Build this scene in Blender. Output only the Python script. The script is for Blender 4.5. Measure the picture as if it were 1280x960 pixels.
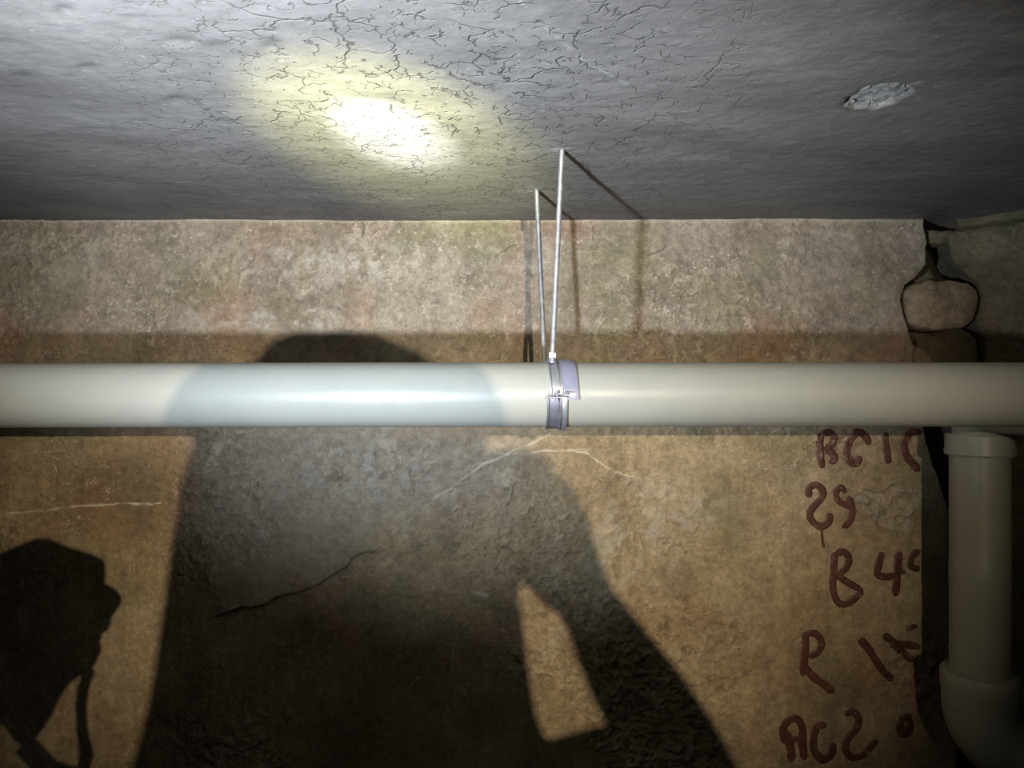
import bpy, bmesh, math, random
import numpy as np
from mathutils import Vector, Matrix

for o in list(bpy.data.objects):
    bpy.data.objects.remove(o, do_unlink=True)
scene = bpy.context.scene
COL = scene.collection
R = math.radians

# ------------------------------------------------------------------ camera, world, lights, exposure
F = 924.0            # focal length in pixels of the 1280 x 960 frame
D = 1.65             # distance from lens to the back wall
CZ = 1.45            # lens height above the floor
H = 205 / F * D      # ceiling height above the lens
P = 1.17             # depth of the horizontal pipe axis
FLOOR = -CZ          # everything below is written relative to the lens, then lifted by CZ

cam_d = bpy.data.cameras.new('camera')
cam_d.sensor_width = 36.0
cam_d.lens = 36.0 * F / 1280.0
cam_d.clip_start = 0.01
cam = bpy.data.objects.new('camera', cam_d)
cam.location = (0, 0, CZ)
cam.rotation_euler = (R(90), 0, 0)
COL.objects.link(cam)
scene.camera = cam

w = bpy.data.worlds.new('world')
scene.world = w
w.use_nodes = True
w.node_tree.nodes['Background'].inputs['Color'].default_value = (0.5, 0.55, 0.6, 1)
w.node_tree.nodes['Background'].inputs['Strength'].default_value = 0.0

scene.view_settings.view_transform = 'Standard'
scene.view_settings.look = 'None'
scene.view_settings.exposure = 0.0
scene.view_settings.gamma = 1.0
scene.view_settings.use_curve_mapping = False


def at(px, py, d):
    return Vector(((px - 640) / F * d, d, (480 - py) / F * d + CZ))


def ceil_pt(px, py):
    return at(px, py, H * F / (480 - py))


def spot(name, loc, target, energy, color, size, blend, radius):
    l = bpy.data.lights.new(name, 'SPOT')
    l.energy = energy
    l.color = color
    l.spot_size = R(size)
    l.spot_blend = blend
    l.shadow_soft_size = radius
    o = bpy.data.objects.new(name, l)
    o.location = loc
    o.rotation_euler = (Vector(target) - Vector(loc)).to_track_quat('-Z', 'Y').to_euler()
    COL.objects.link(o)
    return o


# warm lamp of a second person, standing behind the photographer
WL = Vector((0.235, -1.23, 0.168 + CZ))
spot('head_lamp_light', WL, at(565, 515, D), 252, (1.0, 0.85, 0.60), 51.5, 1.0, 0.005)
# cool hand torch held out to the left: hot centre, yellowish corona, wide spill
CL = Vector((-0.325, 0.275, -0.118 + CZ))
HOT = ceil_pt(492, 170)
spot('torch_spill_light', CL, HOT, 135, (0.79, 0.895, 1.0), 101, 1.0, 0.018)
spot('torch_corona_light', CL, HOT, 210, (0.98, 1.0, 0.46), 28, 0.95, 0.016)
spot('torch_centre_light', CL, HOT, 430, (0.97, 0.98, 1.0), 12, 1.0, 0.012)


# ------------------------------------------------------------------ noise in numpy
_rng = np.random.RandomState(7)
_T = _rng.rand(64, 256, 256).astype(np.float32)


def vnoise(x, y, k):
    t = _T[k % 64]
    xi = np.floor(x).astype(np.int64); yi = np.floor(y).astype(np.int64)
    u = x - xi; v = y - yi
    u = u * u * u * (u * (u * 6 - 15) + 10); v = v * v * v * (v * (v * 6 - 15) + 10)
    x0 = xi & 255; x1 = (xi + 1) & 255; y0 = yi & 255; y1 = (yi + 1) & 255
    a = t[x0, y0] * (1 - u) + t[x1, y0] * u
    b = t[x0, y1] * (1 - u) + t[x1, y1] * u
    return a * (1 - v) + b * v


def fbm(x, y, scale, k=0, octv=4, gain=0.5):
    s = 0; a = 1.0; n = 0
    for i in range(octv):
        s = s + a * (vnoise(x * scale + 17.3 * i, y * scale + 9.1 * i, k + i) - 0.5)
        n += a; a *= gain; scale *= 2.03
    return s / n * 2


def sstep(a, b, x):
    t = np.clip((x - a) / (b - a), 0, 1)
    return t * t * (3 - 2 * t)


def dist_poly(x, y, pts):
    """distance to polyline, parameter 0..1 along it, signed side of the nearest segment"""
    best = np.full(x.shape, 1e9); par = np.zeros(x.shape); side = np.zeros(x.shape)
    n = len(pts) - 1
    for i in range(n):
        ax, ay = pts[i]; bx, by = pts[i + 1]
        dx, dy = bx - ax, by - ay
        l2 = dx * dx + dy * dy + 1e-12
        t = np.clip(((x - ax) * dx + (y - ay) * dy) / l2, 0, 1)
        d = np.hypot(x - ax - t * dx, y - ay - t * dy)
        m = d < best
        best = np.where(m, d, best)
        par = np.where(m, (i + t) / n, par)
        side = np.where(m, np.sign(dx * (y - ay) - dy * (x - ax)), side)
    return best, par, side


def in_poly(x, y, pts):
    c = np.zeros(x.shape, bool)
    n = len(pts)
    for i in range(n):
        ax, ay = pts[i]; bx, by = pts[(i + 1) % n]
        if ay == by:
            continue
        m = ((ay > y) != (by > y)) & (x < (bx - ax) * (y - ay) / (by - ay) + ax)
        c ^= m
    return c


def blob(x, y, cx, cy, rx, ry):
    return np.exp(-(((x - cx) / rx) ** 2 + ((y - cy) / ry) ** 2))


# ------------------------------------------------------------------ materials
def new_mat(name):
    m = bpy.data.materials.new(name)
    m.use_nodes = True
    nt = m.node_tree
    return m, nt, nt.nodes['Principled BSDF']


class NT:
    def __init__(s, nt):
        s.nt = nt
        s.tc = nt.nodes.new('ShaderNodeTexCoord')

    def n(s, t, **kw):
        nd = s.nt.nodes.new(t)
        for k, v in kw.items():
            setattr(nd, k, v)
        return nd

    def link(s, a, b):
        s.nt.links.new(a, b)

    def mapping(s, scale=(1, 1, 1), rot=(0, 0, 0), src=None):
        m = s.n('ShaderNodeMapping')
        m.inputs['Scale'].default_value = scale
        m.inputs['Rotation'].default_value = rot
        s.link(src or s.tc.outputs['Object'], m.inputs['Vector'])
        return m.outputs['Vector']

    def noise(s, scale, detail=6, rough=0.55, vec=None, dist=0.0):
        nd = s.n('ShaderNodeTexNoise')
        nd.inputs['Scale'].default_value = scale
        nd.inputs['Detail'].default_value = detail
        nd.inputs['Roughness'].default_value = rough
        nd.inputs['Distortion'].default_value = dist
        s.link(vec or s.tc.outputs['Object'], nd.inputs['Vector'])
        return nd.outputs['Fac']

    def ramp(s, fac, stops):
        nd = s.n('ShaderNodeValToRGB')
        el = nd.color_ramp.elements
        while len(el) < len(stops):
            el.new(0.5)
        for e, (p, c) in zip(el, stops):
            e.position = p
            e.color = (c[0], c[1], c[2], 1) if not isinstance(c, (int, float)) else (c, c, c, 1)
        s.link(fac, nd.inputs['Fac'])
        return nd.outputs['Color']

    def mix(s, fac, a, b, mode='MIX'):
        nd = s.n('ShaderNodeMix', data_type='RGBA', blend_type=mode)
        for sock, v in ((nd.inputs['Factor'], fac), (nd.inputs['A'], a), (nd.inputs['B'], b)):
            if isinstance(v, (int, float)):
                sock.default_value = v
            elif isinstance(v, tuple):
                sock.default_value = (v[0], v[1], v[2], 1)
            else:
                s.link(v, sock)
        return nd.outputs['Result']

    def math(s, op, a, b=None, clamp=False):
        nd = s.n('ShaderNodeMath', operation=op, use_clamp=clamp)
        for i, v in enumerate((a, b)):
            if v is None:
                continue
            if isinstance(v, (int, float)):
                nd.inputs[i].default_value = v
            else:
                s.link(v, nd.inputs[i])
        return nd.outputs[0]

    def attr(s, name):
        nd = s.n('ShaderNodeAttribute')
        nd.attribute_name = name
        return nd.outputs['Fac']

    def bump(s, height, strength, dist, normal=None):
        nd = s.n('ShaderNodeBump')
        nd.inputs['Strength'].default_value = strength
        nd.inputs['Distance'].default_value = dist
        s.link(height, nd.inputs['Height'])
        if normal:
            s.link(normal, nd.inputs['Normal'])
        return nd.outputs['Normal']


def wall_material(name, tint=(1, 1, 1), attrs=True):
    m, nt, b = new_mat(name)
    N = NT(nt)
    big = N.noise(2.6, 5, 0.6, dist=0.4)
    col = N.ramp(big, [(0.30, (0.185, 0.128, 0.072)), (0.45, (0.300, 0.218, 0.125)),
                       (0.56, (0.365, 0.275, 0.165)), (0.72, (0.41, 0.325, 0.215))])
    # greyer, limed upper strip
    if attrs:
        up = N.attr('upper')
        upc = N.ramp(N.noise(5.0, 6, 0.6), [(0.3, (0.135, 0.107, 0.085)), (0.5, (0.225, 0.188, 0.153)), (0.7, (0.30, 0.26, 0.217))])
        col = N.mix(up, col, upc)
    # rusty and olive clouds
    red = N.ramp(N.noise(4.3, 4, 0.5, vec=N.mapping((1, 1, 1), (0.3, 0.2, 1.1))), [(0.50, 0.0), (0.66, 1.0)])
    col = N.mix(N.math('MULTIPLY', red, 0.36), col, (0.26, 0.125, 0.065))
    olive = N.ramp(N.noise(6.1, 4, 0.5, vec=N.mapping((1, 1, 1), (0.9, 1.2, 0.1))), [(0.50, 0.0), (0.64, 1.0)])
    col = N.mix(N.math('MULTIPLY', olive, 0.50), col, (0.17, 0.155, 0.085))
    # vertical runs
    run = N.noise(1.0, 5, 0.6, vec=N.mapping((34, 1, 2.2)))
    col = N.mix(0.30, col, N.ramp(run, [(0.3, 0.55), (0.5, 1.0), (0.72, 1.25)]), 'MULTIPLY')
    fine = N.noise(62, 9, 0.82)
    col = N.mix(0.75, col, N.ramp(fine, [(0.32, 0.42), (0.5, 1.0), (0.68, 1.65)]), 'MULTIPLY')
    mott = N.noise(13, 6, 0.65)
    col = N.mix(0.5, col, N.ramp(mott, [(0.3, 0.62), (0.5, 1.0), (0.7, 1.35)]), 'MULTIPLY')
    # small pale flecks of lime
    fl = N.ramp(N.noise(85, 4, 0.7, dist=0.8), [(0.57, 0.0), (0.66, 1.0)])
    flm = N.ramp(N.noise(5.5, 4, 0.6, vec=N.mapping((1, 1, 1), (0.2, 0.5, 0.7))), [(0.48, 0.0), (0.62, 1.0)])
    col = N.mix(N.math('MULTIPLY', N.math('MULTIPLY', fl, flm), 0.75), col, (0.52, 0.47, 0.39))
    fl2 = N.ramp(N.noise(38, 6, 0.75, dist=1.2, vec=N.mapping((1, 1, 1.3), (0.1, 0.6, 0.3))), [(0.595, 0.0), (0.635, 1.0)])
    flm2 = N.ramp(N.noise(4.2, 4, 0.6, vec=N.mapping((1, 1, 1), (0.7, 0.1, 0.4))), [(0.42, 0.0), (0.58, 1.0)])
    col = N.mix(N.math('MULTIPLY', N.math('MULTIPLY', fl2, flm2), 0.55), col, (0.47, 0.42, 0.34))
    pit = N.ramp(N.noise(95, 4, 0.65, vec=N.mapping((1, 1, 1.0), (0.4, 0.1, 0.2))), [(0.27, 1.0), (0.36, 0.0)])
    col = N.mix(N.math('MULTIPLY', pit, 0.7), col, (0.07, 0.05, 0.035))
    if attrs:
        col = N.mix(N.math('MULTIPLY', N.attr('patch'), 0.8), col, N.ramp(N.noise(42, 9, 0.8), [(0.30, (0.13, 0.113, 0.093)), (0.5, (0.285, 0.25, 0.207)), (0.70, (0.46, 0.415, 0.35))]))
        scr = N.attr('scrape')
        col = N.mix(N.math('MULTIPLY', scr, N.ramp(N.noise(45, 5, 0.7), [(0.42, 0.15), (0.6, 1.0)])), col, (0.43, 0.40, 0.35))
        lim = N.attr('lime')
        col = N.mix(lim, col, (0.66, 0.60, 0.48))
        drk = N.attr('dark')
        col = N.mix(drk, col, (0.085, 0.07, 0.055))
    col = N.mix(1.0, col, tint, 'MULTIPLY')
    N.link(col, b.inputs['Base Color'])
    b.inputs['Roughness'].default_value = 0.78
    b.inputs['Specular IOR Level'].default_value = 0.35
    n1 = N.bump(N.noise(30, 9, 0.7), 0.45, 0.012)
    n2 = N.bump(N.noise(110, 6, 0.75), 0.8, 0.006, n1)
    N.link(n2, b.inputs['Normal'])
    return m


def ceiling_material():
    m, nt, b = new_mat('grey_ceiling_plaster')
    N = NT(nt)
    sm = N.mapping((4, 8, 4), (0, 0, 0.16))
    col = N.ramp(N.noise(1.0, 7, 0.62, vec=sm, dist=0.5), [(0.28, (0.092, 0.084, 0.081)), (0.5, (0.130, 0.121, 0.116)), (0.72, (0.166, 0.155, 0.149))])
    fine = N.noise(60, 6, 0.7)
    col = N.mix(0.45, col, N.ramp(fine, [(0.25, 0.6), (0.5, 1.0), (0.75, 1.3)]), 'MULTIPLY')
    smear = N.ramp(N.noise(1.0, 5, 0.6, vec=N.mapping((9, 34, 9), (0, 0, 0.25))), [(0.60, 0.0), (0.70, 1.0)])
    col = N.mix(N.math('MULTIPLY', smear, 0.40), col, (0.055, 0.055, 0.058))
    # craze cracks: two warped cell patterns, broken up so that only bits of the edges show
    def cracks(scale, width, lo, hi, seed, warp):
        nz = N.n('ShaderNodeTexNoise')
        nz.inputs['Scale'].default_value = scale * 1.1
        nz.inputs['Detail'].default_value = 4
        N.link(N.tc.outputs['Object'], nz.inputs['Vector'])
        off = N.n('ShaderNodeVectorMath', operation='MULTIPLY_ADD')
        N.link(nz.outputs['Color'], off.inputs[0])
        off.inputs[1].default_value = (warp, warp, 0)
        mp = N.mapping((1, 1, 0), (0, 0, seed))
        N.link(mp, off.inputs[2])
        v = N.n('ShaderNodeTexVoronoi', feature='DISTANCE_TO_EDGE', voronoi_dimensions='2D')
        v.inputs['Scale'].default_value = scale
        N.link(off.outputs['Vector'], v.inputs['Vector'])
        line = N.ramp(v.outputs['Distance'], [(0.0, 1.0), (width, 0.0)])
        msk = N.ramp(N.noise(scale * 0.9, 3, 0.6, vec=N.mapping((1, 1, 1), (0, 0, seed + 1.0))), [(lo, 0.0), (hi, 1.0)])
        return N.math('MULTIPLY', line, msk)
    c1 = cracks(11, 0.030, 0.50, 0.56, 0.3, 0.13)
    c2 = cracks(25, 0.045, 0.50, 0.56, 1.7, 0.06)
    c3 = cracks(46, 0.060, 0.53, 0.59, 2.9, 0.035)
    cr = N.math('MAXIMUM', N.math('MAXIMUM', c1, c2), c3)
    cr = N.math('MULTIPLY', cr, N.attr('crack'), True)
    col = N.mix(N.math('MULTIPLY', cr, 0.85), col, (0.03, 0.029, 0.027))
    fl = N.ramp(N.noise(100, 3, 0.6), [(0.69, 0.0), (0.75, 1.0)])
    col = N.mix(N.math('MULTIPLY', fl, 0.7), col, (0.30, 0.30, 0.29))
    col = N.mix(N.attr('lime'), col, (0.36, 0.35, 0.33))
    col = N.mix(N.attr('dark'), col, (0.05, 0.05, 0.048))
    N.link(col, b.inputs['Base Color'])
    b.inputs['Roughness'].default_value = 0.7
    b.inputs['Specular IOR Level'].default_value = 0.4
    n0 = N.bump(N.math('MULTIPLY', cr, -1.0), 0.6, 0.004)
    n1 = N.bump(N.noise(1.0, 7, 0.65, vec=N.mapping((24, 30, 24), (0, 0, 0.16)), dist=0.6), 0.22, 0.006, n0)
    n2 = N.bump(N.noise(140, 4, 0.7), 0.35, 0.002, n1)
    N.link(n2, b.inputs['Normal'])
    return m


def plain(name, col, rough, metal=0.0, nscale=40, namp=0.15, spec=0.5, bump=0.0, trans=0.0):
    m, nt, b = new_mat(name)
    N = NT(nt)
    lo = tuple(c * (1 - namp) for c in col); hi = tuple(min(1, c * (1 + namp)) for c in col)
    c = N.ramp(N.noise(nscale, 5, 0.6), [(0.3, lo), (0.7, hi)])
    N.link(c, b.inputs['Base Color'])
    b.inputs['Roughness'].default_value = rough
    b.inputs['Metallic'].default_value = metal
    b.inputs['Specular IOR Level'].default_value = spec
    b.inputs['Transmission Weight'].default_value = trans
    if bump:
        N.link(N.bump(N.noise(nscale * 3, 4, 0.6), bump, 0.002), b.inputs['Normal'])
    return m


def pvc_material(name, col, dust):
    m, nt, b = new_mat(name)
    N = NT(nt)
    c = N.ramp(N.noise(9, 5, 0.6), [(0.3, tuple(x * 0.92 for x in col)), (0.7, col)])
    sp = N.ramp(N.noise(260, 3, 0.6), [(0.60, 0.0), (0.72, 1.0)])
    c = N.mix(N.math('MULTIPLY', sp, 0.25), c, (0.30, 0.27, 0.20))
    du = N.ramp(N.noise(16, 6, 0.7), [(0.45, 0.0), (0.75, 1.0)])
    c = N.mix(N.math('MULTIPLY', du, dust), c, (0.36, 0.31, 0.22))
    N.link(c, b.inputs['Base Color'])
    N.link(N.ramp(N.noise(30, 5, 0.6), [(0.3, 0.33), (0.7, 0.45)]), b.inputs['Roughness'])
    b.inputs['Specular IOR Level'].default_value = 0.5
    b.inputs['Specular IOR Level'].default_value = 0.3
    N.link(N.bump(N.noise(300, 3, 0.6), 0.12, 0.0006), b.inputs['Normal'])
    return m


def rod_material():
    m, nt, b = new_mat('zinc_threaded_rod')
    N = NT(nt)
    c = N.ramp(N.noise(60, 5, 0.6), [(0.3, (0.24, 0.24, 0.245)), (0.7, (0.46, 0.46, 0.47))])
    N.link(c, b.inputs['Base Color'])
    b.inputs['Metallic'].default_value = 0.6
    b.inputs['Roughness'].default_value = 0.38
    wv = N.n('ShaderNodeTexWave', bands_direction='Z')
    wv.inputs['Scale'].default_value = 210
    N.link(N.tc.outputs['Object'], wv.inputs['Vector'])
    N.link(N.bump(wv.outputs['Fac'], 0.5, 0.001), b.inputs['Normal'])
    return m


def paint_material():
    m, nt, b = new_mat('dark_red_brush_paint')
    N = NT(nt)
    c = N.ramp(N.noise(30, 5, 0.6), [(0.3, (0.050, 0.014, 0.009)), (0.7, (0.090, 0.026, 0.016))])
    wear = N.ramp(N.noise(75, 5, 0.7), [(0.55, 0.0), (0.72, 1.0)])
    c = N.mix(N.math('MULTIPLY', wear, 0.75), c, (0.24, 0.16, 0.10))
    N.link(c, b.inputs['Base Color'])
    b.inputs['Roughness'].default_value = 0.6
    N.link(N.bump(N.noise(60, 5, 0.6), 0.4, 0.003), b.inputs['Normal'])
    return m


M_WALL = wall_material('brown_lime_plaster')
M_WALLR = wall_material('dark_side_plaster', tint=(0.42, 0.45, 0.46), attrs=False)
M_CEIL = ceiling_material()
M_PIPE = pvc_material('grey_pvc', (0.235, 0.236, 0.215), 0.12)
M_DOWN = pvc_material('dusty_pvc', (0.25, 0.245, 0.20), 0.45)
M_ROD = rod_material()
M_STEEL = plain('galvanised_steel', (0.36, 0.37, 0.41), 0.42, 0.75, 60, 0.2)
M_STEELD = plain('dull_galvanised_steel', (0.17, 0.17, 0.21), 0.45, 0.6, 60, 0.25)
M_NUT = plain('zinc_nut', (0.50, 0.50, 0.54), 0.45, 0.3, 60, 0.08)
M_FLAP = plain('lavender_plastic_film', (0.20, 0.20, 0.275), 0.30, 0.0, 30, 0.1, trans=0.25)
M_PAINT = paint_material()
M_STONE = wall_material('rubble_stone', tint=(0.72, 0.76, 0.82), attrs=False)
M_STONED = wall_material('dark_rubble_stone', tint=(0.40, 0.42, 0.44), attrs=False)
M_FLOOR = plain('dirt_floor', (0.10, 0.085, 0.065), 0.95, 0, 14, 0.4, 0.2, 0.8)
M_AGG = plain('pale_concrete_aggregate', (0.22, 0.215, 0.20), 0.85, 0, 90, 0.35, 0.3, 0.6)
M_CLOTH = plain('dark_work_jacket', (0.035, 0.037, 0.042), 0.95, 0, 40, 0.3, 0.1, 0.4)
M_GLOVE = plain('dark_work_glove', (0.045, 0.042, 0.04), 0.95, 0, 60, 0.3, 0.1, 0.5)
M_BLACK = plain('black_anodised_metal', (0.02, 0.02, 0.022), 0.4, 0.4, 60, 0.2)


# ------------------------------------------------------------------ mesh helpers
def link(name, me, mat, parent=None, kind=None, label=None, cat=None, group=None, smooth=True):
    me.materials.append(mat)
    if smooth:
        me.polygons.foreach_set('use_smooth', np.ones(len(me.polygons), bool))
    o = bpy.data.objects.new(name, me)
    COL.objects.link(o)
    if parent:
        o.parent = parent
        o.matrix_parent_inverse = parent.matrix_world.inverted()
    tag(o, label, cat, group, kind)
    return o


def tag(o, label=None, cat=None, group=None, kind=None):
    for k, v in (('label', label), ('category', cat), ('group', group), ('kind', kind)):
        if v:
            o[k] = v
    return o


def empty(name, loc, label, cat, group=None):
    o = bpy.data.objects.new(name, None)
    o.location = loc
    o.empty_display_size = 0.05
    COL.objects.link(o)
    o.matrix_world = Matrix.Translation(Vector(loc))
    return tag(o, label, cat, group)


def pydata(name, v, f):
    me = bpy.data.meshes.new(name)
    me.from_pydata([tuple(map(float, q)) for q in v], [], [tuple(q) for q in f])
    me.validate()
    me.update()
    return me


def grid_mesh(name, X, Y, Z, attrs=None, flip=False):
    n, m = X.shape
    me = bpy.data.meshes.new(name)
    co = np.stack([X, Y, Z], -1).reshape(-1, 3).astype(np.float32)
    me.vertices.add(n * m)
    me.vertices.foreach_set('co', co.ravel())
    i = np.arange(n * m).reshape(n, m)
    q = np.stack([i[:-1, :-1], i[1:, :-1], i[1:, 1:], i[:-1, 1:]], -1).reshape(-1, 4)
    if flip:
        q = q[:, ::-1]
    k = len(q)
    me.loops.add(k * 4)
    me.loops.foreach_set('vertex_index', q.ravel().astype(np.int32))
    me.polygons.add(k)
    me.polygons.foreach_set('loop_start', (np.arange(k) * 4).astype(np.int32))
    me.update(calc_edges=True)
    for nm, a in (attrs or {}).items():
        at_ = me.attributes.new(nm, 'FLOAT', 'POINT')
        at_.data.foreach_set('value', a.ravel().astype(np.float32))
    me.validate()
    return me


def tube(path, radii, seg=16, cap=True):
    """swept tube through a list of points; radii one per point"""
    path = [Vector(p) for p in path]
    v, f = [], []
    t0 = (path[1] - path[0]).normalized()
    up = Vector((0, 0, 1)) if abs(t0.z) < 0.9 else Vector((0, 1, 0))
    nrm = (up - t0 * up.dot(t0)).normalized()
    for i, p in enumerate(path):
        a = path[max(0, i - 1)]; b = path[min(len(path) - 1, i + 1)]
        t = b - a
        if t.length < 1e-9:
            t = t0
        t = t.normalized()
        nrm = nrm - t * nrm.dot(t)
        nrm = nrm.normalized()
        bi = t.cross(nrm)
        for k in range(seg):
            an = 2 * math.pi * k / seg
            v.append(p + (nrm * math.cos(an) + bi * math.sin(an)) * radii[i])
    for i in range(len(path) - 1):
        for k in range(seg):
            k2 = (k + 1) % seg
            f.append((i * seg + k, i * seg + k2, (i + 1) * seg + k2, (i + 1) * seg + k))
    if cap:
        f.append(tuple(reversed(range(seg))))
        f.append(tuple(range((len(path) - 1) * seg, len(path) * seg)))
    return v, f


def join(*vf):
    V, Fc = [], []
    for v, f in vf:
        o = len(V)
        V += list(v)
        Fc += [tuple(i + o for i in q) for q in f]
    return V, Fc


def sharp(o, angle=35):
    me = o.data
    bm = bmesh.new(); bm.from_mesh(me)
    bmesh.ops.recalc_face_normals(bm, faces=bm.faces)
    for e in bm.edges:
        if len(e.link_faces) == 2 and e.calc_face_angle(0) > R(angle):
            e.smooth = False
    bm.to_mesh(me); bm.free()
    return o


# ------------------------------------------------------------------ the back wall
def wpt(px, py):
    return ((px - 640) / F * D, (480 - py) / F * D)


def wpl(pts):
    return [wpt(*p) for p in pts]


EDGE = [(1157, 240), (1158, 285), (1162, 300), (1160, 330), (1150, 345), (1136, 356), (1130, 375), (1133, 395),
        (1141, 415), (1146, 432), (1143, 455), (1150, 500), (1165, 560), (1190, 640), (1200, 800), (1200, 1300)]
LIP = [(262, 772), (284, 765), (305, 758), (330, 754), (352, 744), (378, 739), (400, 728), (415, 718), (432, 710),
       (441, 697), (458, 690), (480, 687), (505, 680)]
LEDGE = [(770, 330), (800, 337), (830, 336), (860, 338), (885, 333), (905, 330), (920, 321), (938, 314)]
LIME_AND_GLINT = [
    ([(-40, 644), (0, 641), (28, 640), (60, 637), (90, 633), (120, 632), (150, 629), (175, 630), (200, 629)], 2.3, 0.95),
    ([(545, 622), (560, 612), (577, 600), (590, 592), (605, 580), (620, 573), (632, 568), (650, 560), (672, 551), (688, 543)], 2.4, 0.75),
    ([(632, 568), (650, 567), (662, 566), (684, 564), (702, 563), (718, 564), (733, 566), (742, 573), (752, 579), (760, 585),
      (770, 590), (780, 593), (797, 596)], 1.9, 0.85),
    ([(604, 551), (612, 559), (620, 565), (632, 568)], 1.6, 0.7),
    ([(700, 563), (718, 561), (742, 562), (765, 562)], 1.3, 0.45),
    ([(648, 545), (652, 556), (640, 580)], 1.3, 0.35),
    ([(281, 765), (285, 780), (288, 792), (293, 806), (297, 815)], 2.4, 0.6),
    ([(279, 770), (283, 755), (281, 742)], 2.2, 0.6),
    ([(562, 806), (562, 798), (567, 794), (570, 799), (567, 812), (565, 828), (563, 845)], 2.0, 0.5),
    ([(566, 845), (568, 870), (567, 890)], 2.2, 0.22),
    ([(592, 741), (600, 742), (609, 745)], 5.0, 0.75),
    ([(545, 622), (525, 640), (505, 655), (490, 668)], 3.5, 0.35),
    ([(990, 322), (975, 320)], 2.0, 0.7),  # white glint by the ledge, painted in as a pale mark
]
HAIR = [([(453, 276), (456, 284), (453, 296)], 1.2), ([(620, 318), (634, 310), (645, 306)], 1.2), ([(811, 320), (828, 312), (832, 308)], 1.2),
        ([(652, 275), (654, 288)], 1.5), ([(741, 276), (742, 300)], 0.9)]


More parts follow.
